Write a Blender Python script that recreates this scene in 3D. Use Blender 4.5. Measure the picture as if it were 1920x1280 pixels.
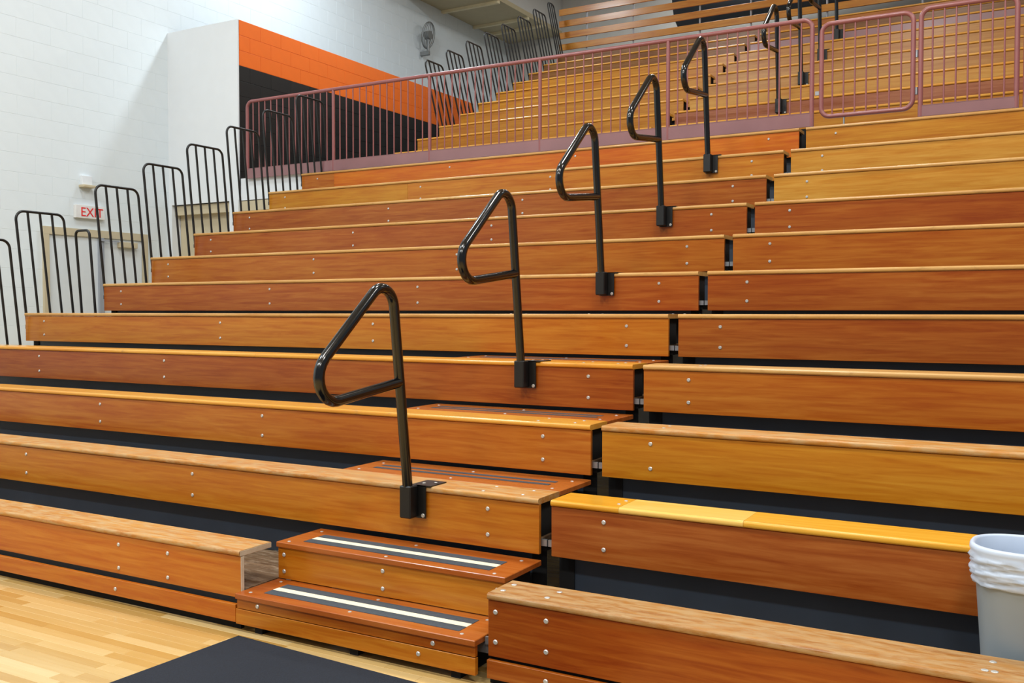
import bpy, math, random
from mathutils import Vector, Matrix
random.seed(7)
for o in list(bpy.data.objects): bpy.data.objects.remove(o)
scene = bpy.context.scene
COL = scene.collection

# ------------------------------------------------------------------ camera
CAM_LOC = Vector((2.2163, -3.5788, 1.6428)); CAM_ROT = (1.5398, -0.0005, 0.5143)
cd = bpy.data.cameras.new('camera'); cd.sensor_width = 36; cd.lens = 1795.49 / 1920 * 36
cd.clip_start = 0.05; cd.clip_end = 100
cam = bpy.data.objects.new('camera', cd); COL.objects.link(cam)
cam.location = CAM_LOC; cam.rotation_euler = CAM_ROT
scene.camera = cam

# ------------------------------------------------------------------ world and lights
world = bpy.data.worlds.new('hall_ambient'); scene.world = world; world.use_nodes = True
bg = world.node_tree.nodes['Background']
bg.inputs[0].default_value = (0.86, 0.93, 1.0, 1); bg.inputs[1].default_value = 0.55
def area(name, loc, size, power, col=(1, 1, 1), size_y=None, target=None):
    l = bpy.data.lights.new(name, 'AREA'); l.energy = power; l.color = col
    l.shape = 'RECTANGLE'; l.size = size; l.size_y = size_y or size
    o = bpy.data.objects.new(name, l); COL.objects.link(o); o.location = loc
    if target is not None:
        o.rotation_euler = (Vector(target) - Vector(loc)).to_track_quat('-Z', 'Y').to_euler()
    return o
WARM = (1.0, 0.985, 0.95); COOL = (0.84, 0.94, 1.0)
for i, (x, y, p, c) in enumerate([(-6.0, -7.5, 620, COOL), (-1.0, -7.5, 620, WARM), (4.0, -7.5, 620, WARM),
                                  (-6.0, -2.5, 560, COOL), (-1.0, -2.5, 560, WARM), (4.0, -2.5, 560, WARM),
                                  (-5.5, 3.0, 330, COOL), (0.0, 3.0, 330, WARM), (5.0, 3.0, 330, WARM),
                                  (-1.0, 9.0, 120, WARM), (5.0, 9.0, 110, WARM), (-3.5, 14.6, 300, WARM)]):  # last entry is an added fill light that brightens the back wall
    area('gym_and_fill_light.%03d' % i, (x, y, 9.2), 1.4, p, c, 0.9)
area('wall_lamp_light', (-7.2, 8.4, 9.0), 0.8, 420, COOL, 0.5)

vs = scene.view_settings
vs.view_transform = 'Standard'; vs.look = 'None'; vs.gamma = 1.0; vs.use_curve_mapping = False
vs.exposure = -0.85

# ------------------------------------------------------------------ helpers
WLOC = {}
def lin(c):
    def f(v):
        v /= 255.0
        return v / 12.92 if v <= 0.04045 else ((v + 0.055) / 1.055) ** 2.4
    return (f(c[0]), f(c[1]), f(c[2]), 1.0)
def props(o, label=None, cat=None, group=None, kind=None):
    if label: o['label'] = label
    if cat: o['category'] = cat
    if group: o['group'] = group
    if kind: o['kind'] = kind
    return o
def thing(name, loc, label, cat, group=None):
    o = bpy.data.objects.new(name, None); COL.objects.link(o); o.location = loc
    o.empty_display_size = 0.1
    WLOC[o] = Vector(loc); return props(o, label, cat, group)
def inst(name, mesh, loc, parent=None, rot=None):
    o = bpy.data.objects.new(name, mesh); COL.objects.link(o)
    loc = Vector(loc); WLOC[o] = loc
    if parent is not None:
        o.parent = parent; o.location = loc - WLOC[parent]
    else: o.location = loc
    if rot: o.rotation_euler = rot
    return o
class MB:
    def __init__(s): s.v = []; s.f = []; s.sm = []
    def add(s, vs_, fs, smooth=False):
        b = len(s.v); s.v += [tuple(p) for p in vs_]; s.f += [tuple(b + i for i in f) for f in fs]; s.sm += [smooth] * len(fs); return s
    def box(s, x0, x1, y0, y1, z0, z1, c=0.0):
        if c <= 0:
            v = [(x, y, z) for x in (x0, x1) for y in (y0, y1) for z in (z0, z1)]
            return s.add(v, [(0, 1, 3, 2), (4, 6, 7, 5), (0, 4, 5, 1), (2, 3, 7, 6), (0, 2, 6, 4), (1, 5, 7, 3)])
        lo = (x0, y0, z0); hi = (x1, y1, z1); v = []; idx = {}
        for a in (0, 1):
            for b in (0, 1):
                for d in (0, 1):
                    s3 = (a, b, d)
                    for ax in range(3):
                        p = []
                        for k in range(3):
                            base = hi[k] if s3[k] else lo[k]
                            if k != ax: base += -c if s3[k] else c
                            p.append(base)
                        idx[(s3, ax)] = len(v); v.append(tuple(p))
        F = []
        for ax in range(3):
            o1, o2 = [k for k in range(3) if k != ax]
            for side in (0, 1):
                q = []
                for a, b in ((0, 0), (1, 0), (1, 1), (0, 1)):
                    s3 = [0, 0, 0]; s3[ax] = side; s3[o1] = a; s3[o2] = b; q.append(idx[(tuple(s3), ax)])
                if (side == 0) ^ (ax == 1): q = q[::-1]
                F.append(q)
        for ax in range(3):
            o1, o2 = [k for k in range(3) if k != ax]
            for a in (0, 1):
                for b in (0, 1):
                    s0 = [0, 0, 0]; s0[o1] = a; s0[o2] = b; s1 = list(s0); s1[ax] = 1
                    F.append([idx[(tuple(s0), o1)], idx[(tuple(s1), o1)], idx[(tuple(s1), o2)], idx[(tuple(s0), o2)]])
        for a in (0, 1):
            for b in (0, 1):
                for d in (0, 1): F.append([idx[((a, b, d), k)] for k in range(3)])
        return s.add(v, F)
    def tube(s, pts, r, n=10, closed=False):
        pts = [Vector(p) for p in pts]; m = len(pts); rings = []; up = None
        for i in range(m):
            if closed: t = (pts[(i + 1) % m] - pts[i - 1])
            elif i == 0: t = pts[1] - pts[0]
            elif i == m - 1: t = pts[-1] - pts[-2]
            else: t = (pts[i + 1] - pts[i]).normalized() + (pts[i] - pts[i - 1]).normalized()
            t.normalize()
            if up is None: up = t.orthogonal().normalized()
            else:
                up = up - t * up.dot(t); up.normalize()
            w = t.cross(up)
            rings.append([pts[i] + up * (r * math.cos(2 * math.pi * k / n)) + w * (r * math.sin(2 * math.pi * k / n)) for k in range(n)])
        v = [p for ring in rings for p in ring]; F = []
        for i in range(m if closed else m - 1):
            j = (i + 1) % m
            for k in range(n):
                k2 = (k + 1) % n; F.append((i * n + k, i * n + k2, j * n + k2, j * n + k))
        s.add(v, F, True)
        if not closed:
            s.add(rings[0], [tuple(range(n))[::-1]]); s.add(rings[-1], [tuple(range(n))])
        return s
    def cyl(s, p0, p1, r, n=10): return s.tube([p0, p1], r, n)
    def rings(s, rings, cap0=False, cap1=False, smooth=True):
        n = len(rings[0]); v = [p for r in rings for p in r]; F = []
        for i in range(len(rings) - 1):
            for k in range(n):
                k2 = (k + 1) % n; F.append((i * n + k, i * n + k2, (i + 1) * n + k2, (i + 1) * n + k))
        if cap0: F.append(tuple(range(n))[::-1])
        if cap1: F.append(tuple((len(rings) - 1) * n + k for k in range(n)))
        return s.add(v, F, smooth)
    def extrude_x(s, prof, x0, x1):
        n = len(prof); v = [(x0, a, b) for a, b in prof] + [(x1, a, b) for a, b in prof]
        F = [(i, (i + 1) % n, n + (i + 1) % n, n + i) for i in range(n)] + [tuple(range(n))[::-1], tuple(range(n, 2 * n))]
        return s.add(v, F)
    def mesh(s, name, mat, origin=(0, 0, 0)):
        ox, oy, oz = origin
        me = bpy.data.meshes.new(name); me.from_pydata([(x - ox, y - oy, z - oz) for x, y, z in s.v], [], s.f)
        me.polygons.foreach_set('use_smooth', s.sm)
        if mat: me.materials.append(mat)
        me.validate(); me.update(); return me
    def build(s, name, mat, parent=None, origin=None):
        if origin is None:
            xs = list(zip(*s.v)); origin = tuple((min(a) + max(a)) / 2 for a in xs)
        return inst(name, s.mesh(name, mat, origin), origin, parent)
def fillet(pts, radii, seg=7):
    pts = [Vector(p) for p in pts]; out = [pts[0]]
    for i in range(1, len(pts) - 1):
        p, a, b = pts[i], (pts[i - 1] - pts[i]).normalized(), (pts[i + 1] - pts[i]).normalized()
        r = radii[i - 1]; ang = a.angle(b) / 2; d = r / math.tan(ang)
        c = p + (a + b).normalized() * (r / math.sin(ang)); s0 = p + a * d - c; s1 = p + b * d - c
        tot = s0.angle(s1); axis = s0.cross(s1).normalized()
        for k in range(seg + 1): out.append(c + Matrix.Rotation(tot * k / seg, 3, axis) @ s0)
    out.append(pts[-1]); return out

# ------------------------------------------------------------------ materials
def new_mat(name):
    m = bpy.data.materials.new(name); m.use_nodes = True
    nt = m.node_tree; return m, nt, nt.nodes, nt.links, nt.nodes['Principled BSDF']
def plain(name, rgb, rough=0.5, metal=0.0, coat=0.0, noise=0.06, nscale=6.0, bump=0.0, bscale=200.0):
    m, nt, N, L, P = new_mat(name); c = lin(rgb)
    P.inputs['Roughness'].default_value = rough; P.inputs['Metallic'].default_value = metal
    P.inputs['Coat Weight'].default_value = coat; P.inputs['Coat Roughness'].default_value = 0.12
    tc = N.new('ShaderNodeTexCoord'); no = N.new('ShaderNodeTexNoise'); no.inputs['Scale'].default_value = nscale; no.inputs['Detail'].default_value = 4
    L.new(tc.outputs['Object'], no.inputs['Vector'])
    mr = N.new('ShaderNodeMapRange'); mr.inputs[1].default_value = 0.3; mr.inputs[2].default_value = 0.7
    mr.inputs[3].default_value = 1 - noise; mr.inputs[4].default_value = 1 + noise; L.new(no.outputs['Fac'], mr.inputs[0])
    mx = N.new('ShaderNodeMix'); mx.data_type = 'RGBA'; mx.blend_type = 'MULTIPLY'; mx.inputs[0].default_value = 1
    mx.inputs[6].default_value = c; L.new(mr.outputs[0], mx.inputs[7]); L.new(mx.outputs[2], P.inputs['Base Color'])
    if bump > 0:
        nb = N.new('ShaderNodeTexNoise'); nb.inputs['Scale'].default_value = bscale; nb.inputs['Detail'].default_value = 3; L.new(tc.outputs['Object'], nb.inputs['Vector'])
        b = N.new('ShaderNodeBump'); b.inputs['Strength'].default_value = bump; b.inputs['Distance'].default_value = 0.004
        L.new(nb.outputs['Fac'], b.inputs['Height']); L.new(b.outputs['Normal'], P.inputs['Normal'])
    return m
def wood(name, rgb, rough=0.3, contrast=0.16, wear=0.0, wear_rgb=(186, 152, 108), coat=0.25, var=0.05, stretch=(0.55, 9.0, 9.0)):
    m, nt, N, L, P = new_mat(name); c = lin(rgb)
    tc = N.new('ShaderNodeTexCoord'); oi = N.new('ShaderNodeObjectInfo')
    mul = N.new('ShaderNodeMath'); mul.operation = 'MULTIPLY'; mul.inputs[1].default_value = 57.0; L.new(oi.outputs['Random'], mul.inputs[0])
    add = N.new('ShaderNodeVectorMath'); add.operation = 'ADD'; L.new(tc.outputs['Object'], add.inputs[0]); L.new(mul.outputs[0], add.inputs[1])
    mp = N.new('ShaderNodeMapping'); mp.inputs['Scale'].default_value = stretch; L.new(add.outputs[0], mp.inputs['Vector'])
    n1 = N.new('ShaderNodeTexNoise'); n1.inputs['Scale'].default_value = 3.0; n1.inputs['Detail'].default_value = 7; n1.inputs['Roughness'].default_value = 0.62; n1.inputs['Distortion'].default_value = 0.6
    L.new(mp.outputs[0], n1.inputs['Vector'])
    n2 = N.new('ShaderNodeTexNoise'); n2.inputs['Scale'].default_value = 0.8; n2.inputs['Detail'].default_value = 2; L.new(add.outputs[0], n2.inputs['Vector'])
    r1 = N.new('ShaderNodeMapRange'); r1.inputs[1].default_value = 0.3; r1.inputs[2].default_value = 0.72; r1.inputs[3].default_value = 1 - contrast; r1.inputs[4].default_value = 1 + contrast; L.new(n1.outputs['Fac'], r1.inputs[0])
    r2 = N.new('ShaderNodeMapRange'); r2.inputs[1].default_value = 0.3; r2.inputs[2].default_value = 0.7; r2.inputs[3].default_value = 0.92; r2.inputs[4].default_value = 1.08; L.new(n2.outputs['Fac'], r2.inputs[0])
    r3 = N.new('ShaderNodeMapRange'); r3.inputs[3].default_value = 1 - var; r3.inputs[4].default_value = 1 + var; L.new(oi.outputs['Random'], r3.inputs[0])
    a = N.new('ShaderNodeMath'); a.operation = 'MULTIPLY'; L.new(r1.outputs[0], a.inputs[0]); L.new(r2.outputs[0], a.inputs[1])
    b = N.new('ShaderNodeMath'); b.operation = 'MULTIPLY'; L.new(a.outputs[0], b.inputs[0]); L.new(r3.outputs[0], b.inputs[1])
    g = N.new('ShaderNodeGamma'); g.inputs[0].default_value = c
    inv = N.new('ShaderNodeMath'); inv.operation = 'DIVIDE'; inv.inputs[0].default_value = 1.0; L.new(b.outputs[0], inv.inputs[1]); L.new(inv.outputs[0], g.inputs[1])
    out = g.outputs[0]
    P.inputs['Roughness'].default_value = rough; P.inputs['Specular IOR Level'].default_value = 0.32
    if wear > 0:
        mp2 = N.new('ShaderNodeMapping'); mp2.inputs['Scale'].default_value = (3.2, 13.0, 13.0); L.new(add.outputs[0], mp2.inputs['Vector'])
        nw = N.new('ShaderNodeTexNoise'); nw.inputs['Scale'].default_value = 2.6; nw.inputs['Detail'].default_value = 8; nw.inputs['Roughness'].default_value = 0.7; L.new(mp2.outputs[0], nw.inputs['Vector'])
        rw = N.new('ShaderNodeMapRange'); rw.inputs[1].default_value = 0.62 - wear * 0.3; rw.inputs[2].default_value = 0.72 - wear * 0.2; rw.inputs[4].default_value = 0.85; L.new(nw.outputs['Fac'], rw.inputs[0])
        mx = N.new('ShaderNodeMix'); mx.data_type = 'RGBA'; L.new(rw.outputs[0], mx.inputs[0]); L.new(out, mx.inputs[6]); mx.inputs[7].default_value = lin(wear_rgb); out = mx.outputs[2]
        rr = N.new('ShaderNodeMapRange'); rr.inputs[3].default_value = rough; rr.inputs[4].default_value = 0.6; L.new(rw.outputs[0], rr.inputs[0]); L.new(rr.outputs[0], P.inputs['Roughness'])
    L.new(out, P.inputs['Base Color'])
    P.inputs['Coat Weight'].default_value = coat; P.inputs['Coat Roughness'].default_value = 0.15
    return m

M = {}
F_COL = {'orange': (184, 104, 24), 'amber': (180, 108, 24), 'rust': (168, 92, 20), 'red': (150, 77, 18), 'brick': (158, 82, 20),
         'gold': (182, 118, 24), 'honey': (192, 134, 46), 'flame': (190, 97, 10), 'maroon': (150, 77, 26), 'tan': (178, 122, 50), 'umber': (126, 80, 32), 'rosewood': (150, 86, 50)}
for k_, c_ in F_COL.items(): M['f_' + k_] = wood('varnished_' + k_ + '_wood', c_, rough=0.30, contrast=0.2, coat=0.12, stretch=(0.7, 12.0, 12.0))
M['seat_gold'] = wood('golden_seat_wood', (214, 152, 56), rough=0.28, wear=0.12, wear_rgb=(176, 130, 66))
M['seat_yellow'] = wood('yellow_seat_wood', (214, 156, 46), rough=0.26)
M['seat_pale'] = wood('pale_patched_seat_wood', (224, 178, 84), rough=0.28)
M['seat_worn'] = wood('worn_seat_wood', (182, 124, 52), rough=0.42, contrast=0.26, wear=0.62, wear_rgb=(184, 152, 106), coat=0.08)
M['seat_grey'] = wood('grey_worn_seat_wood', (160, 110, 52), rough=0.45, contrast=0.26, wear=0.7, wear_rgb=(170, 138, 94), coat=0.05)
M['seat_edge'] = wood('satin_seat_wood', (196, 150, 86), rough=0.4, contrast=0.2, wear=0.2, wear_rgb=(170, 128, 70))
M['deck'] = wood('dull_deck_wood', (120, 96, 72), rough=0.6, contrast=0.3, wear=0.4, wear_rgb=(150, 130, 108), coat=0)
M['step'] = wood('varnished_step_wood', (166, 90, 34), rough=0.26, contrast=0.12)
M['ply'] = wood('plywood_edge', (205, 190, 165), rough=0.6, contrast=0.12, coat=0)
M['black_panel'] = plain('black_riser_panel', (46, 58, 72), 0.42, noise=0.12, nscale=3)
M['black_steel'] = plain('black_frame_steel', (6, 6, 7), 0.9)
M['gloss_black'] = plain('gloss_black_paint', (8, 9, 11), 0.17, coat=0.2, noise=0.03)
M['satin_black'] = plain('satin_black_paint', (8, 9, 11), 0.45, noise=0.05)
M['galv'] = plain('galvanised_steel', (150, 155, 160), 0.35, metal=0.7, noise=0.1, nscale=20)
M['bolt'] = plain('zinc_bolt', (196, 196, 192), 0.34, metal=0.45)
M['grip'] = plain('dark_grip_tape', (58, 66, 74), 0.75, noise=0.15, nscale=60, bump=0.4, bscale=500)
M['cream'] = plain('cream_stripe', (240, 230, 196), 0.6, noise=0.04, nscale=30)
M['mauve'] = plain('mauve_enamel', (144, 86, 86), 0.36, coat=0.2, noise=0.05)
M['mauve_panel'] = plain('mauve_panel_enamel', (140, 98, 100), 0.32, coat=0.4, noise=0.1, nscale=2)
M['white_wall'] = plain('white_wall_paint', (222, 231, 236), 0.42, noise=0.012, bump=0.08, bscale=90)  # blue tint of the cool light is mixed into this base colour
M['white_smooth'] = plain('white_smooth_paint', (226, 231, 236), 0.5, noise=0.01)
M['orange_paint'] = plain('orange_wall_paint', (236, 108, 6), 0.5, noise=0.02, bump=0.08, bscale=90)
M['black_paint'] = plain('black_wall_paint', (4, 4, 5), 0.5, noise=0.02, bump=0.08, bscale=90)
M['soffit'] = plain('cream_soffit_paint', (196, 184, 150), 0.7, noise=0.03)
M['rib'] = plain('cream_rib_paint', (232, 220, 184), 0.6)
M['bulkhead'] = plain('grey_bulkhead_paint', (206, 206, 202), 0.7, noise=0.02)
M['beige'] = plain('beige_door_paint', (196, 184, 156), 0.5, noise=0.03)
M['door_pale'] = plain('pale_door_paint', (216, 224, 230), 0.4, noise=0.02)
M['grey_metal'] = plain('grey_post_paint', (150, 156, 166), 0.4, noise=0.05)
M['sign_white'] = plain('sign_plastic', (226, 226, 226), 0.4)
M['sign_red'] = plain('sign_red_letters', (226, 40, 42), 0.4)
M['mat'] = plain('navy_carpet_pile', (19, 26, 38), 0.95, noise=0.35, nscale=140, bump=0.8, bscale=320)
M['mat_edge'] = plain('navy_rubber_edge', (16, 21, 32), 0.7)
M['bin'] = plain('grey_bin_plastic', (146, 158, 166), 0.42, noise=0.02)
M['concrete'] = plain('grey_concrete', (120, 118, 114), 0.85, noise=0.1)
M['dark_duct'] = plain('dark_duct_metal', (58, 64, 72), 0.6, noise=0.1)
M['wire'] = plain('grey_wire', (128, 130, 130), 0.4, metal=0.3)
M['plank'] = wood('maple_strip_floor', (198, 165, 104), rough=0.16, contrast=0.06, coat=0.5, var=0.24, stretch=(0.9, 14, 14))
# bin liner
m, nt, N, L, P = new_mat('white_bin_liner'); P.inputs['Base Color'].default_value = lin((186, 200, 220)); P.inputs['Roughness'].default_value = 0.35
P.inputs['Transmission Weight'].default_value = 0.0; P.inputs['Subsurface Weight'].default_value = 0.0; P.inputs['Subsurface Radius'].default_value = (0.02, 0.02, 0.03); M['liner'] = m
# floor base beyond the built strips
m, nt, N, L, P = new_mat('maple_floor_far')
tc = N.new('ShaderNodeTexCoord'); br = N.new('ShaderNodeTexBrick'); br.inputs['Scale'].default_value = 1.0
br.inputs['Brick Width'].default_value = 0.8; br.inputs['Row Height'].default_value = 0.06; br.inputs['Mortar Size'].default_value = 0.0012
br.inputs['Color1'].default_value = lin((232, 196, 126)); br.inputs['Color2'].default_value = lin((214, 172, 100)); br.inputs['Mortar'].default_value = lin((140, 100, 50))
L.new(tc.outputs['Object'], br.inputs['Vector']); L.new(br.outputs['Color'], P.inputs['Base Color']); P.inputs['Roughness'].default_value = 0.2; P.inputs['Coat Weight'].default_value = 0.4; M['floor_far'] = m

# ------------------------------------------------------------------ dimensions
D, R, Z0 = 0.61, 0.3052, 0.4073           # lower rows: depth, rise, first seat height
UY, UZ, UD, UR = 7.643, 3.927, 0.581, 0.287   # upper rows
GAP = 0.067; WL = -6.446; WL4 = -6.86; WR = 4.2; XLW = -9.5; YB = 6.6; XS = -8.05; AISLE = -1.424
DECK = 0.207

# ------------------------------------------------------------------ structure
def struct(o): o['kind'] = 'structure'; return o
floor = struct(MB().box(-9.6, 9, -12, 17, -0.2, -0.012).build('floor', M['floor_far']))
# strips near the bleachers: real planks
pl_cache = {}
def plank_mesh(w, l):
    key = round(l, 1)
    if key not in pl_cache: pl_cache[key] = MB().box(-key / 2 + .0006, key / 2 - .0006, -w / 2 + .0006, w / 2 - .0006, -0.012, 0, 0.0012).mesh('plank', M['plank'])
    return pl_cache[key], key
y = 0.33
while y > -1.75:
    x = -4.4 + random.uniform(-.5, 0)
    while x < 0.7:
        me, l = plank_mesh(0.06, random.choice((0.5, 0.6, 0.7, 0.8, 0.9, 1.0, 1.2)))
        inst('plank', me, (x + l / 2, y, 0), floor); x += l
    y -= 0.06

def proj(p):
    v = cam_inv @ Vector(p); return (960 + 1795.49 * v.x / -v.z, 640 - 1795.49 * v.y / -v.z, -v.z)
cam_inv = (Matrix.Translation(CAM_LOC) @ __import__('mathutils').Euler(CAM_ROT).to_matrix().to_4x4()).inverted()

# left wall of painted blocks
wl = struct(MB().box(XLW - 0.2, XLW - 0.002, -12, 17, 0, 10).build('wall_left', M['white_wall']))
def block_mesh(l, h, mat): return MB().box(-0.006, 0, -l / 2, l / 2, -h / 2, h / 2, 0.0015).mesh('block', mat)
CH, BL = 0.2485, 0.49
bm_full = block_mesh(BL - 0.003, CH - 0.003, M['white_wall'])
cand = []; z = 3.944 - 14 * CH; row = 0
while z + CH < 9.9:
    y = 2.42 + (BL / 2 if row % 2 else 0)
    while y < 16.6:
        c = Vector((XLW, y + BL / 2, z + CH / 2))
        door_hole = (4.40 < c.y < 6.2 and c.z < 2.95)
        if not door_hole:
            px, py, dz = proj(c); vis = -40 < px < 1960 and -40 < py < 1300
            if vis and c.y > YB - .2:
                t = (XS - CAM_LOC.x) / (c.x - CAM_LOC.x); p = CAM_LOC + (c - CAM_LOC) * t
                if p.y > YB and p.z < 5.84: vis = False
            cand.append((0 if vis else 1, dz, c))
        y += BL
    z += CH; row += 1
cand.sort(key=lambda t: (t[0], t[1])); rest = MB()
for i, (nv, dz, c) in enumerate(cand):
    if i < 300: inst('block', bm_full, c, wl)
    else: rest.box(c.x - .006, c.x, c.y - BL / 2 + .003, c.y + BL / 2 - .003, c.z - CH / 2 + .003, c.z + CH / 2 - .003)
ro = rest.build('block_courses', M['white_wall'], wl); ro['kind'] = 'stuff'

# block wall of the balcony box: orange band over black
ws = struct(MB().box(XLW, XS - 0.005, YB, 13.0, 3.56, 5.8425).build('wall_balcony_left', M['black_paint']))
MBw = MB().box(XLW, XS - .001, YB - .004, YB, 3.56, 5.8425); ch = 0.2175; bl = 0.43
bmo = block_mesh(bl - .005, ch - .005, M['orange_paint']); bmk = block_mesh(bl - .005, ch - .005, M['black_paint'])
ho = block_mesh(bl / 2 - .005, ch - .005, M['orange_paint']); hk = block_mesh(bl / 2 - .005, ch - .005, M['black_paint'])
for r_ in range(11):
    zc = 5.8425 - ch * (r_ + .5)
    if zc - ch / 2 < 3.45: break
    y = YB
    if r_ % 2: inst('block', ho if r_ < 3 else hk, (XS, y + bl / 4, zc), ws); y += bl / 2
    while y + bl <= 13.01:
        inst('block', bmo if r_ < 3 else bmk, (XS, y + bl / 2, zc), ws); y += bl
# orange mortar backing behind the orange courses
MB().box(XS - .02, XS - .0035, YB + .002, 12.99, 5.19, 5.842).build('orange_band', M['orange_paint'], ws)
# front wall below and beside the balcony (white), with two beige door openings
wf = MB()
wf.box(XLW, XS - .004, YB - .03, YB - .002, 3.25, 5.8425)       # face of the box
wf.box(XS - .004, 6.0, YB + .02, YB + .2, 3.25, 3.50)            # band under the balcony edge
wf.box(-8.24, -8.06, YB - .03, YB + .2, 0, 3.25)
wf.box(-7.4, 6.0, YB + .02, YB + .2, 0, 3.25)
wf.box(XLW, -9.44, YB - .03, YB + .2, 0, 3.25)
wfo = struct(wf.build('wall_balcony_front', M['white_smooth']))
struct(MB().box(XLW, 6.0, YB + .21, 17, 3.30, 3.5).build('floor_balcony', M['concrete']))
eb = MB().box(XS + .001, -6.0, YB + .012, YB + .02, 3.25, 3.565).build('edge_beam', M['white_smooth'], wfo)
for n_, (a, b) in ((2, (-9.43, -8.25)), (3, (-8.05, -7.41))):
    d = struct(MB().box(a, b, YB + .13, YB + .17, 0, 3.24).build('door_%d' % n_, M['beige']))
    MB().box(a, b, YB + .02, YB + .129, 3.10, 3.24).build('door_header', M['beige'], d)
# back wall, soffit, ceiling
struct(MB().box(XLW, 9, 17.0, 17.2, 0, 10).build('wall_back', M['bulkhead']))
sf = struct(MB().box(XLW + .001, XS, 12.3, 16.99, 8.2, 8.3).build('ceiling_soffit', M['soffit']))
for yy in (12.75, 14.05, 15.35, 16.0):
    MB().box(XLW + .005, XS - .01, yy - .035, yy + .035, 8.14, 8.2).build('rib', M['rib'], sf)
struct(MB().box(XS - .05, XS, 12.3, 16.99, 8.3, 9.7).build('wall_bulkhead', M['bulkhead']))
struct(MB().box(XLW - .2, 9, -12, 17.2, 9.7, 9.9).build('ceiling', M['bulkhead']))

# ------------------------------------------------------------------ shared small parts
def bolt_mesh(axis, r=0.0115, h=0.006):
    b = MB(); n = 10; rr = []
    for rad, t in ((r, 0), (r, h * .35), (r * .72, h * .85)):
        rr.append([((rad * math.cos(2 * math.pi * k / n)), (rad * math.sin(2 * math.pi * k / n)), t) for k in range(n)])
    if axis == 'y': rr = [[(a, -c, b_) for a, b_, c in ring] for ring in rr]
    b.rings(rr, False, True, False); return b.mesh('bolt', M['bolt'])
BOLT_Y = bolt_mesh('y'); BOLT_Z = bolt_mesh('z', 0.0095, 0.003); BOLT_BIG = bolt_mesh('z', 0.013, 0.0035)
def seat_prof(y0, zt, d, t=0.03):
    r = t * 0.42; p = []
    for a in range(5): an = math.pi / 2 + math.pi / 2 * a / 4; p.append((y0 + r + r * math.cos(an), zt - r + r * math.sin(an)))
    for a in range(5): an = math.pi + math.pi / 2 * a / 4; p.append((y0 + r + r * math.cos(an), zt - t + r + r * math.sin(an)))
    p += [(y0 + d, zt - t), (y0 + d, zt - .003), (y0 + d - .003, zt)]
    return p

ORD = ['first', 'second', 'third', 'fourth', 'fifth', 'sixth', 'seventh', 'eighth', 'ninth', 'tenth', 'eleventh']
def bench(label, group, y0, zt, x0, x1, fas, seats, fas_h=0.25, bolts=(), base=0.0, deck_d=0.56, riser=True, name='bleacher_bench', drow=D, rise=R, legs=True, right_end=True):
    """fas / seats: lists of (x_from, x_to, material). All y, z in world units."""
    t = thing(name, ((x0 + x1) / 2, y0, base), label, 'bench', group)
    for a, b, mm in seats:
        MB().extrude_x(seat_prof(y0, zt, 0.235), a + .0008, b - .0008).build('seat_board', M[mm], t)
    for a, b, mm in fas:
        MB().box(a + .0006, b - .0006, y0 + .012, y0 + .034, zt - .031 - fas_h, zt - .0315, .0015).build('fascia_board', M[mm], t)
    for bx in bolts:
        for dz in (-.082, -.215): inst('bolt', BOLT_Y, (bx, y0 + .012, zt + dz), t)
    dz = zt - DECK; leg_y = min(.44, deck_d - .2)
    MB().box(x0 + .004, x1 - .004, y0 + .05, y0 + deck_d, dz - .025, dz).build('deck', M['deck'], t)
    MB().box(x0 + .004, x1 + (.03 if right_end else -.004), y0 + .036, y0 + .05, dz - .035, dz - .002).build('deck_nosing', M['galv'], t)
    if riser:
        lo = max(base, zt - rise - DECK + .004)
        MB().box(x0 + .03, x1 - .03, y0 + .105, y0 + .113, lo, dz - .026).build('riser_panel', M['black_panel'], t)
        MB().box(x0 + .003, x0 + .085, y0 + .097, y0 + .104, lo, dz - .026).build('end_post', M['black_steel'], t)
        MB().box(x1 - .085, x1 - .003, y0 + .097, y0 + .104, lo, dz - .026).build('end_post', M['black_steel'], t)
    # steel brackets carrying the seat, and the legs
    n = max(2, int((x1 - x0) / 2.0)); xs = [x0 + .02 + (x1 - x0 - .05) * i / (n - 1) for i in range(n)]
    if not right_end and name == 'bleacher_bench' and x1 < -1: xs[-1] -= .45
    for xx in xs:
        MB().box(xx, xx + .008, y0 + .05, y0 + .22, dz + .001, zt - .031).build('seat_bracket', M['black_steel'], t)
        if legs:
            MB().box(xx - .005, xx + .045, y0 + leg_y, y0 + leg_y + .06, base, dz - .026).build('leg', M['black_steel'], t)
            if dz - .06 > base + .05: MB().box(xx - .005, xx + .045, y0 + .06, y0 + leg_y, dz - .065, dz - .026).build('cantilever_arm', M['black_steel'], t)
    return t

# ------------------------------------------------------------------ lower rows
L_F = ['orange', 'amber', 'rust', 'red', 'amber', 'brick', 'rust', 'brick', 'red', 'gold', 'flame']
R_F = ['red', 'maroon', 'gold', 'rust', 'red', 'brick', 'rust', 'brick', 'honey', 'honey', 'gold']
L_S = ['seat_worn', 'seat_worn', 'seat_gold', 'seat_gold'] + ['seat_edge'] * 7
R_S = ['seat_grey', 'seat_yellow', 'seat_worn', 'seat_edge'] + ['seat_edge'] * 7
L_D = ['cut short beside the steps', 'worn seat, first handrail on it', 'golden seat', 'reddish front, second handrail on it', 'amber front',
       'third handrail on it', 'plain rust front', 'fourth handrail on it', 'reddish front', 'golden front, fifth handrail on it', 'bright orange front below the fence']
R_D = ['grey worn seat', 'yellow seat, grey bin before it', 'worn seat, golden front', 'rust front', 'dark red front', 'brick-red front', 'rust-orange front',
       'brick-brown front', 'pale honey front', 'honey front', 'directly below the gate']
LROW = []
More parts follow.
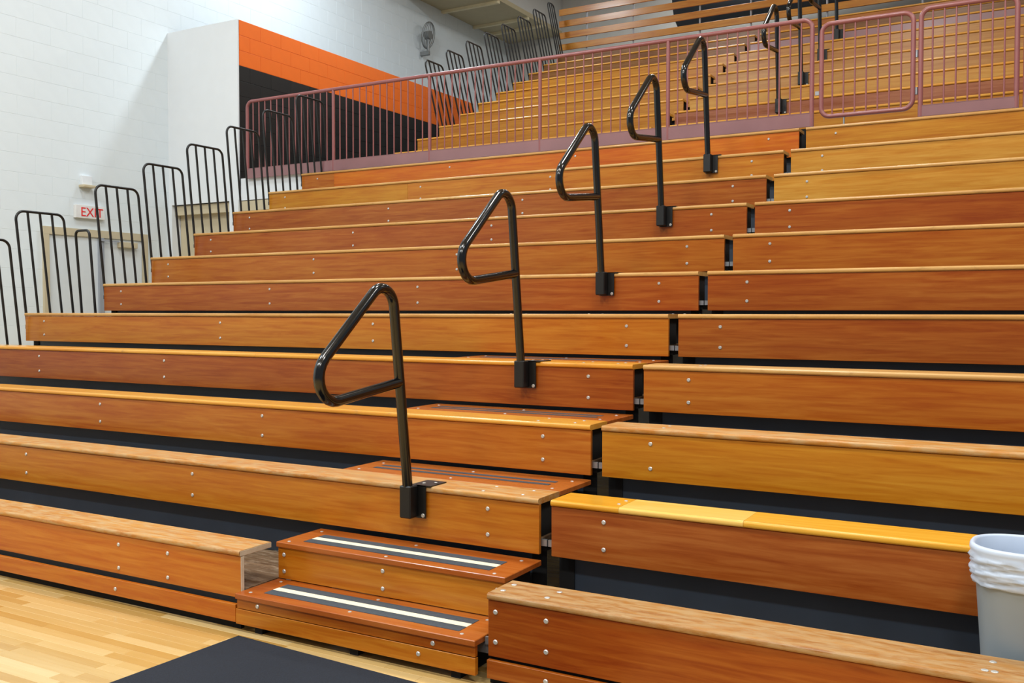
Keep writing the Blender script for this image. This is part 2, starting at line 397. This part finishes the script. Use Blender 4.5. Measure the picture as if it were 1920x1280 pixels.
for k in range(11):
    y0, zt = k * D, Z0 + k * R
    x0 = WL4 if k <= 4 else WL; x1 = AISLE if k == 0 else 0.0
    bolts = [bx for bx in ((-1.97, -2.37, -4.12, -5.75) if k == 0 else (-.3, -2.45, -4.12, -5.75 if k <= 3 else (-6.56 if k == 4 else -6.18))) if x0 < bx < x1]
    fc = 'f_' + L_F[k]; fas = [(x0, x1, fc)]; seats = [(x0, x1, L_S[k])]
    if k == 9: fas = [(x0, -4.3, 'f_gold'), (-4.3, x1, 'f_amber')]
    if k == 10: fas = [(x0, -5.9, 'f_rust'), (-5.9, x1, 'f_flame')]
    if k in (2, 3): seats = [(x0, -3.1, L_S[k]), (-3.1, x1, L_S[k])]
    t = bench('%s wooden bench row up, left of the aisle gap, %s' % (ORD[k], L_D[k]), 'lower bench rows left of the aisle gap', y0, zt, x0, x1, fas, seats,
              bolts=bolts, riser=(k > 0), right_end=(k > 0), deck_d=(0.50 if k == 10 else 0.72))
    LROW.append(t)
    if k == 10: MB().box(-.3, .3, y0 + .40, y0 + .41, zt - DECK + .001, zt + .06).build('gap_blackout', M['black_steel'], t)  # added black sheet, darkens the gap where the white wall would show
    if k == 0:
        MB().box(AISLE, AISLE + .0025, y0 + .0125, y0 + .0335, zt - .28, zt - .032).build('plywood_edge', M['ply'], t)
        MB().box(AISLE - .0005, AISLE + .002, y0 + .008, y0 + .233, zt - .028, zt - .003).build('seat_end_grain', M['ply'], t)
        MB().box(x0, x1, -.028, -.004, .046, .137, .0015).build('skirt_board', M['f_orange'], t)
        inst('bolt', BOLT_Y, (-2.35, -.028, .085), t); inst('bolt', BOLT_Y, (-4.3, -.028, .085), t)
        MB().box(x0, x1, .01, .035, .0, .16).build('toe_rail', M['black_steel'], t)
    if k:
        for sx, sy in ((-.12, .06), (-.12, .18), (-.35, .05), (-.35, .19)):
            if k in (1, 2, 3): inst('screw', BOLT_Z, (sx, y0 + sy, zt), t)
RROW = []
for k in range(11):
    y0, zt = k * D, Z0 + k * R; x0, x1 = GAP, WR
    fas = [(x0, x1, 'f_' + R_F[k])]; seats = [(x0, x1, R_S[k])]
    if k == 1: seats = [(x0, .43, 'seat_yellow'), (.43, 1.03, 'seat_pale'), (1.03, x1, 'seat_yellow')]
    t = bench('%s wooden bench row up, right of the aisle gap, %s' % (ORD[k], R_D[k]), 'lower bench rows right of the aisle gap', y0, zt, x0, x1, fas, seats,
              bolts=([.105, .355, 2.45] if k == 0 else [.35, 2.45]), riser=(k > 0), right_end=False, deck_d=(0.50 if k == 10 else 0.72))
    RROW.append(t)
    MB().box(x0 - .03, x0 + .004, y0 + .036, y0 + .05, zt - DECK - .035, zt - DECK - .002).build('bracket_end', M['galv'], t)
    if k == 0:
        MB().box(x0, x1, .0, .022, .03, .112, .0015).build('skirt_board', M['f_red'], t)
        inst('bolt', BOLT_Y, (.36, 0, .07), t)
        MB().box(x0, x1, .03, .04, .0, .15).build('toe_rail', M['black_steel'], t)
        for sx, sy in ((.11, .07), (.11, .17), (.33, .07), (.34, .17), (2.03, .07), (2.06, .07), (2.05, .17)): inst('bolt', BOLT_BIG, (sx, sy, zt), t)
    elif k <= 3:
        for sx, sy in ((.40, .08), (.40, .17)): inst('screw', BOLT_Z, (sx, y0 + sy, zt), t)

# ------------------------------------------------------------------ aisle steps
def step(label, x0, x1, y0, y1, zt, strips, fascia=None, mats='step', screws=(), base=None, t_th=0.028):
    t = thing('aisle_step', ((x0 + x1) / 2, y0, zt - .2), label, 'step', 'aisle steps')
    MB().box(x0, x1, y0, y1, zt - t_th, zt, .003).build('tread', M[mats], t)
    for a, b, mm in strips:
        MB().box(x0 + .13, x1 - .13, a, b, zt + .0002, zt + .002).build('grip_strip' if mm == 'grip' else 'cream_strip', M[mm], t)
    if fascia:
        fy, zb, mm = fascia
        MB().box(x0 + .004, x1 - .006, fy, fy + .022, zb, zt - t_th - .0005, .0015).build('step_fascia', M[mm], t)
    for sx, sy in screws: inst('screw', BOLT_Z, (sx, sy, zt), t)
    return t
XA, XB = AISLE + .008, 0.0
sx3 = (XA + .06, (XA + XB) / 2, XB - .07)
s0 = step('lowest aisle step with a cream stripe, just above the gym floor', XA, XB + .03, -.04, .288, .2, [(.035, .099, 'grip'), (.100, .146, 'cream'), (.147, .21, 'grip')],
          fascia=(-.028, .122, 'f_rust'), screws=[(x_, yy) for x_ in sx3 for yy in (.012, .235)])
inst('bolt', BOLT_Y, (-1.27, -.028, .15), s0); inst('bolt', BOLT_Y, (-.2, -.028, .147), s0)
MB().box(XA - .006, XB + .025, -.028, -.004, .04, .118, .0015).build('skirt_board', M['f_amber'], s0); inst('bolt', BOLT_Y, (-.28, -.028, .085), s0)
for xx in (XA + .1, -.7, XB - .12): MB().box(xx, xx + .05, .0, .26, 0, .171).build('support', M['black_steel'], s0)
MB().box(XB - .05, XB + .06, .05, .075, .12, .165).build('metal_lug', M['galv'], s0)
s1 = step('second aisle step with a cream stripe, below the nearest handrail', XA, XB + .01, .262, .628, .4035, [(.335, .399, 'grip'), (.40, .446, 'cream'), (.447, .51, 'grip')],
          fascia=(.275, .205, 'f_amber'), screws=[(x_, yy) for x_ in sx3 for yy in (.3, .565)])
for bx in (-1.37, -.71, -.04):
    for zz in (.335, .245): inst('bolt', BOLT_Y, (bx, .275, zz), s1)
for xx in (XA + .06, -.7, XB - .08): MB().box(xx, xx + .04, .31, .60, 0, .375).build('support', M['black_steel'], s1)
for k in range(1, 5):      # step boards fixed to the rows, flush with the seats
    y0, zt = k * D, Z0 + k * R; t = LROW[k]
    sb = MB().box(XA - .02, XB, y0 + .237, y0 + .628, zt - .028, zt, .003).build('step_board', M['step'], t)
    sb['label'] = 'varnished step board with two dark grip strips'
    for a in (.36, .445): MB().box(XA + .11, XB - .13, y0 + a, y0 + a + .035, zt + .0002, zt + .002).build('grip_strip', M['grip'], sb)
    for x_ in sx3:
        for yy in (.29, .53): inst('screw', BOLT_Z, (x_, y0 + yy, zt), sb)
    for xx in (XA + .05, -.7, XB - .1): MB().box(xx, xx + .03, y0 + .26, y0 + .60, zt - DECK, zt - .029).build('step_support', M['black_steel'], t)

# ------------------------------------------------------------------ looped handrails
def handrail(x, y0, zt, label, group):
    t = thing('handrail', (x, y0 - .04, zt - .17), label, 'handrail', group)
    r = 0.0272
    path = fillet([(x, -.032, -.15), (x, -.19, 1.15), (x, -1.009, .459), (x, -.127, .56)], [.105, .118], 9)
    w = [(p.x, p.y + y0, p.z + zt) for p in path]
    MB().tube(w, r, 14).build('loop_rail', M['gloss_black'], t)
    MB().box(x - .036, x + .036, y0 - .078, y0 - .006, zt - .165, zt + .008, .006).build('post_socket', M['satin_black'], t)
    pl = MB().box(x - .038, x + .085, y0 - .006, y0 - .0005, zt - .17, zt + .006)
    pl.box(x - .01, x + .115, y0 - .006, y0 + .15, zt + .0005, zt + .006)
    plate = pl.build('mounting_plate', M['satin_black'], t)
    for bx in (x + .068, x - .03):
        inst('bolt', BOLT_Y, (bx, y0 - .0061, zt - .155), plate)
    for bx, by in ((x + .03, y0 + .06), (x + .08, y0 + .10)): inst('bolt', BOLT_Z, (bx, by, zt + .006), plate)
    return t
HL = ['nearest black looped handrail, standing on the second bench row', 'black looped handrail standing on the fourth bench row, next above the nearest',
      'middle black looped handrail, standing on the sixth bench row', 'black looped handrail standing on the eighth bench row, below the fence',
      'farthest black looped handrail in front of the mauve fence, on the tenth row']
for i, k in enumerate((1, 3, 5, 7, 9)):
    handrail(-.765 + .006 * k, k * D, Z0 + k * R, HL[i], 'aisle handrails below the fence')

# ------------------------------------------------------------------ end rails
def end_rail(x, y0, zt, label, group, h=1.03, lean=(0, -.1), wid=.54, nb=5, off=.04, depth=.16, r=.0135):
    t = thing('end_rail', (x, y0 + off, zt - depth), label, 'rail', group)
    def P(y_, z_): return (x + lean[0] * z_, y0 + y_ + lean[1] * z_, zt + z_)
    pts = fillet([P(off, -depth), P(off, h), P(off + wid, h), P(off + wid, -depth)], [.085, .085], 7)
    MB().tube(pts, r, 10).build('frame', M['satin_black'], t)
    for i in range(1, nb - 1):
        yy = off + wid * i / (nb - 1)
        MB().cyl(P(yy, -depth), P(yy, h), r * .92, 8).build('bar', M['satin_black'], t)
    a = P(off - .02, -depth + .02); b = P(off + wid + .02, -depth + .02)
    MB().box(a[0] - .006, a[0] + .022, a[1], b[1], a[2] - .02, a[2] + .02).build('mounting_bar', M['satin_black'], t)
    return t
for k in range(2, 11):
    x = (WL4 if k <= 4 else WL) - .03
    end_rail(x, k * D, Z0 + k * R, 'black barred end rail on the left end of the %s bench row' % ORD[k], 'end rails on the lower bench rows')
# two loose bars closing the jog between rows five and six
t = thing('end_rail', (-6.65, 5 * D - .03, Z0 + 4 * R - .1), 'short two-bar black rail in the jog beside the exit door', 'rail')
zz = Z0 + 4 * R
pts = fillet([(-6.74, 5 * D - .03, zz - .1), (-6.74, 5 * D - .1, zz + .86), (-6.52, 5 * D - .1, zz + .86), (-6.52, 5 * D - .03, zz - .1)], [.05, .05], 6)
MB().tube(pts, .0135, 10).build('frame', M['satin_black'], t)
MB().box(-6.78, -6.48, 5 * D - .04, 5 * D - .02, zz - .12, zz - .08).build('mounting_bar', M['satin_black'], t)

# ------------------------------------------------------------------ mauve fence and gates
def fence_panel(name, label, x0, x1, zb, zt, posts, kick, cat, corners='ltr', bars=None, r=.0235, sill=False):
    t = thing(name, ((x0 + x1) / 2, YB - .03, zb), label, cat)
    yf = YB - .03; rt = 0.0235
    if sill:      # closed rounded frame
        pts = fillet([(( x0 + x1) / 2, yf, zb), (x1, yf, zb), (x1, yf, zt), (x0, yf, zt), (x0, yf, zb), ((x0 + x1) / 2, yf, zb)], [.09] * 4, 7)
        MB().tube(pts, rt, 12).build('frame', M['mauve'], t)
    else:
        pts = fillet([(x0, yf, zb), (x0, yf, zt), (x1, yf, zt), (x1, yf, zb)], [.09, .09], 7)
        MB().tube(pts, rt, 12).build('frame', M['mauve'], t)
    for px in posts: MB().cyl((px, yf, zb), (px, yf, zt), .022, 10).build('post', M['mauve'], t)
    lo = zb + (kick or 0)
    if kick:
        k = MB().box(x0 - .02, x1 + .02, yf - .018, yf - .008, zb, zb + kick, .002); k.box(x0 - .02, x1 + .02, yf - .018, yf + .02, zb + kick - .004, zb + kick + .004)
        k.build('kick_plate', M['mauve_panel'], t)
    me = MB().cyl((0, 0, lo - .02), (0, 0, zt), .0085, 8).mesh('baluster', M['mauve'])
    for bx in bars: inst('baluster', me, (bx, yf, 0), t)
    return t
FX = [-7.87, -6.29, -4.72, -3.136, -1.535, .02]; bars = []
for a, b in zip(FX[:-1], FX[1:]): bars += [a + (b - a) * i / 14 for i in range(1, 14)]
FZ = 3.545
fence_panel('guard_fence', 'long mauve tubular fence with vertical bars above the lower benches', FX[0], FX[-1], FZ, 4.64, FX[1:-1], .14, 'fence', bars=bars)
g1 = fence_panel('fence_gate', 'mauve gate with rounded corners and no kick plate, beside the fence end', .115, .985, 3.635, 4.57, [], 0, 'gate', bars=[.115 + .87 * i / 8 for i in range(1, 8)], sill=True)
for hz in (4.16, 3.80):
    MB().cyl((1.018, YB - .03, hz - .035), (1.018, YB - .03, hz + .035), .014, 8).build('hinge', M['galv'], g1)
MB().box(.055, .095, YB - .038, YB - .026, 3.86, 3.90).build('latch', M['grey_metal'], g1)
MB().cyl((.34, YB - .03, 3.53), (.34, YB - .03, 3.62), .009, 8).build('drop_bolt', M['galv'], g1)
fence_panel('guard_fence', 'short mauve fence panel with kick plate, right of the rounded gate', 1.055, 1.885, 3.545, 4.585, [], .105, 'fence', bars=[1.055 + .83 * i / 8 for i in range(1, 8)])
fence_panel('guard_fence', 'mauve fence panel at the right edge of the picture', 1.96, 2.9, 3.545, 4.585, [], .105, 'fence', bars=[1.96 + .94 * i / 9 for i in range(1, 9)])

# ------------------------------------------------------------------ upper rows
XU0, XUA, XUB = -6.08, -2.15, -2.06
UL = ['gold', 'gold', 'gold', 'gold', 'gold', 'gold', 'gold', 'umber', 'umber', 'umber']
UR_ = ['gold', 'rosewood', 'honey', 'tan', 'tan', 'tan', 'tan', 'mauve', 'umber', 'rust']
for k in range(10):
    y0, zt = UY + k * UD, UZ + k * UR
    fh = .38 if k == 0 else .25
    bench('%s wooden bench row behind the fence, left of the dark notches' % ORD[k], 'upper bench rows left of the notches', y0, zt, XU0, XUA,
          [(XU0, XUA, 'f_' + UL[k])], [(XU0, XUA, 'seat_gold')], fas_h=fh, base=3.5, riser=(k > 0), drow=UD, rise=UR, deck_d=(.36 if k == 9 else .56))
    fm = 'mauve_panel' if UR_[k] == 'mauve' else 'f_' + UR_[k]
    bench('%s wooden bench row behind the fence, right of the dark notches' % ORD[k], 'upper bench rows right of the notches', y0, zt, XUB, 5.2,
          [(XUB, 5.2, fm)], [(XUB, 5.2, 'seat_gold')], fas_h=fh, base=3.5, riser=(k > 0), drow=UD, rise=UR, deck_d=(.36 if k == 9 else .56), right_end=False)
for k in range(2, 10):
    end_rail(XU0 - .03, UY + k * UD, UZ + k * UR, 'black barred end rail on the %s bench row behind the fence' % ORD[k], 'end rails on the upper bench rows', lean=(-.10, -.24), h=1.0, wid=(.27 if k == 9 else .50), nb=(4 if k == 9 else 5))
for k, lb in ((1, 'lowest black looped handrail behind the fence'), (3, 'second black looped handrail up behind the fence'),
              (5, 'third black looped handrail up behind the fence, left of the gate'), (7, 'highest black looped handrail, behind the rounded gate')):
    handrail(-.72, UY + k * UD, UZ + k * UR, lb, 'aisle handrails behind the fence')
# guard boards on posts behind the last row
YG = 13.28
t = thing('back_guard', (-1, YG, 3.5), 'rail of long wooden boards on thin metal posts behind the top row', 'guard rail')
for zc in (6.555, 6.78, 7.005, 7.23, 7.455):
    MB().box(-6.25, 5.2, YG - .018, YG + .018, zc - .06, zc + .06, .003).build('rail_board', M['f_gold'], t)
for px in (-5.68, -4.72, -3.43, -2.5, -1.2, .3, 1.8, 3.3): MB().cyl((px, YG + .04, 3.5), (px, YG + .04, 7.53), .018, 8).build('post', M['grey_metal'], t)
# dark duct behind the guard boards
t = MB(); ring = lambda x_: [(x_, 15.6 + .55 * math.cos(a * math.pi / 10), 8.0 + .55 * math.sin(a * math.pi / 10)) for a in range(20)]
d = t.rings([ring(-4.6), ring(6.0)], True, True).build('air_duct', M['dark_duct']); props(d, 'dark round air duct behind the top guard boards', 'duct')
for x_ in (-2.5, 0, 3): MB().cyl((x_, 15.6, 8.5), (x_, 15.6, 9.7), .02, 8).build('hanger', M['dark_duct'], d)

# ------------------------------------------------------------------ wall things
dr = struct(MB().box(XLW - .004, XLW + .012, 4.56, 6.04, 0, 2.68).build('door_1', M['door_pale']))
MB().box(XLW - .004, XLW + .04, 4.46, 6.14, 2.68, 2.78).build('door_header', M['beige'], dr)
for yy in (4.46, 6.06): MB().box(XLW - .004, XLW + .04, yy, yy + .08, 0, 2.679).build('door_jamb', M['beige'], dr)
MB().box(XLW + .0125, XLW + .05, 5.30, 5.38, 0, 2.679).build('door_mullion', M['grey_metal'], dr)
dc = MB().box(XLW + .0125, XLW + .09, 5.62, 5.92, 2.56, 2.64, .006).build('door_closer', M['beige'], dr)
MB().box(XLW + .05, XLW + .07, 5.3, 5.62, 2.63, 2.65).build('closer_arm', M['grey_metal'], dc)
ex = thing('exit_sign', (XLW, 5.15, 2.93), 'white exit sign with red letters on the wall above the door', 'sign')
MB().box(XLW + .0005, XLW + .06, 4.93, 5.39, 2.93, 3.11, .004).build('sign_box', M['sign_white'], ex)
cu = bpy.data.curves.new('letters', 'FONT'); cu.body = 'EXIT'; cu.size = .175; cu.align_x = 'CENTER'; cu.extrude = .002
tmp = bpy.data.objects.new('tmp_text', cu); COL.objects.link(tmp); bpy.context.view_layer.update()
me = bpy.data.meshes.new_from_object(tmp.evaluated_get(bpy.context.evaluated_depsgraph_get())); bpy.data.objects.remove(tmp)
me.materials.clear(); me.materials.append(M['sign_red'])
inst('letters', me, (XLW + .0625, 5.18, 2.958), ex, (math.pi / 2, 0, math.pi / 2))
em = thing('wall_lamp', (XLW, 5.1, 3.36), 'small beige lamp bracket on the wall above the exit sign', 'lamp')
MB().box(XLW + .0005, XLW + .05, 5.04, 5.2, 3.39, 3.52, .004).build('housing', M['white_smooth'], em)
MB().box(XLW + .0005, XLW + .12, 5.02, 5.22, 3.355, 3.389, .004).build('bracket', M['beige'], em)
fn = thing('wall_fan', (XLW, 13.25, 7.1), 'grey wire fan cage on a stalk, fixed high on the wall', 'fan')
for i in range(9):
    a = math.pi * i / 9
    pts = [(XLW + .18 + .06 * math.sin(2 * math.pi * s / 20), 13.25 + .23 * math.cos(2 * math.pi * s / 20) * math.cos(a) , 7.45 + .27 * math.sin(2 * math.pi * s / 20)) for s in range(20)]
    if i in (0, 2, 4, 6): MB().tube(pts, .008, 6, True).build('cage_wire', M['wire'], fn)
MB().cyl((XLW + .18, 13.25, 7.05), (XLW + .18, 13.25, 7.45), .03, 8).build('stalk', M['wire'], fn)
MB().box(XLW + .0005, XLW + .2, 13.21, 13.29, 7.04, 7.12).build('bracket', M['wire'], fn)
MB().cyl((XLW + .12, 13.25, 7.45), (XLW + .24, 13.25, 7.45), .09, 12).build('motor', M['wire'], fn)

# ------------------------------------------------------------------ mat
ang = math.radians(-3.0); cA, sA = math.cos(ang), math.sin(ang); MX, MY = -1.345, -.085
def mp_(x, y, z): return (MX + x * cA - y * sA, MY + x * sA + y * cA, z)
def rbox(mb, x0, x1, y0, y1, z0, z1):
    v = [mp_(x, y, z) for x in (x0, x1) for y in (y0, y1) for z in (z0, z1)]
    return mb.add(v, [(0, 1, 3, 2), (4, 6, 7, 5), (0, 4, 5, 1), (2, 3, 7, 6), (0, 2, 6, 4), (1, 5, 7, 3)])
mt = thing('floor_mat', mp_(.95, -.6, 0), 'navy carpet mat lying on the gym floor before the steps', 'mat')
rbox(MB(), .012, 1.888, -1.208, -.012, .0005, .011).build('carpet', M['mat'], mt)
e = MB()
for a in ((0, 1.9, -.012, 0), (0, 1.9, -1.22, -1.208), (0, .012, -1.208, -.012), (1.888, 1.9, -1.208, -.012)): rbox(e, *a, .0005, .007)
e.build('edge_binding', M['mat_edge'], mt)

# ------------------------------------------------------------------ bin with liner
BX, BY, BZ, BT = 2.195, .424, Z0 - DECK, .772
def oval(rx, ry, z, n=64, e=2.5, wob=None):
    out = []
    for i in range(n):
        a = 2 * math.pi * i / n; c, s = math.cos(a), math.sin(a)
        u = math.copysign(abs(c) ** (2 / e), c); v = math.copysign(abs(s) ** (2 / e), s); k = wob(a) if wob else 0
        out.append((BX + (rx + k) * u, BY + (ry + k) * v, z + (wob(a * 1.7 + 3) * .5 if wob else 0)))
    return out
bn = thing('waste_bin', (BX, BY, BZ), 'grey plastic waste bin with a white liner, standing behind the lowest right bench', 'bin')
MB().rings([oval(.183, .128, BZ + .001), oval(.192, .136, BZ + .06), oval(.226, .166, BT - .03), oval(.232, .172, BT - .02), oval(.232, .172, BT), oval(.222, .162, BT), oval(.185, .13, BZ + .02)], True, True).build('body', M['bin'], bn)
def fold(a, u):      # slanting gathers of the overhanging liner
    return .0032 * math.sin(7 * a + 40 * u) + .0016 * math.sin(13 * a + 55 * u + 1) + .0008 * math.sin(31 * a + 30 * u)
LP = [(.203, .144, -.24, .5), (.210, .151, -.14, .5), (.216, .156, -.05, .3), (.221, .161, .003, 0), (.227, .166, .010, 0), (.235, .173, .010, 0), (.241, .178, .002, 0), (.242, .179, -.010, 0), (.237, .175, -.022, .1)]
for i in range(14):
    u = (i + 1) / 14; bul = .0035 * math.sin(u * math.pi * 4.2) + .004 * math.sin(u * math.pi)
    LP.append((.2385 + bul - .006 * u, .1755 + bul - .006 * u, -.024 - .108 * u, 1.0))
LP.append((.2290, .167, -.134, .3))
MB().rings([oval(a, b, BT + z_, n=120, wob=(lambda an, z_=z_, k_=k_: k_ * fold(an, -z_ * 7)) if k_ else None) for a, b, z_, k_ in LP]).build('liner', M['liner'], bn)
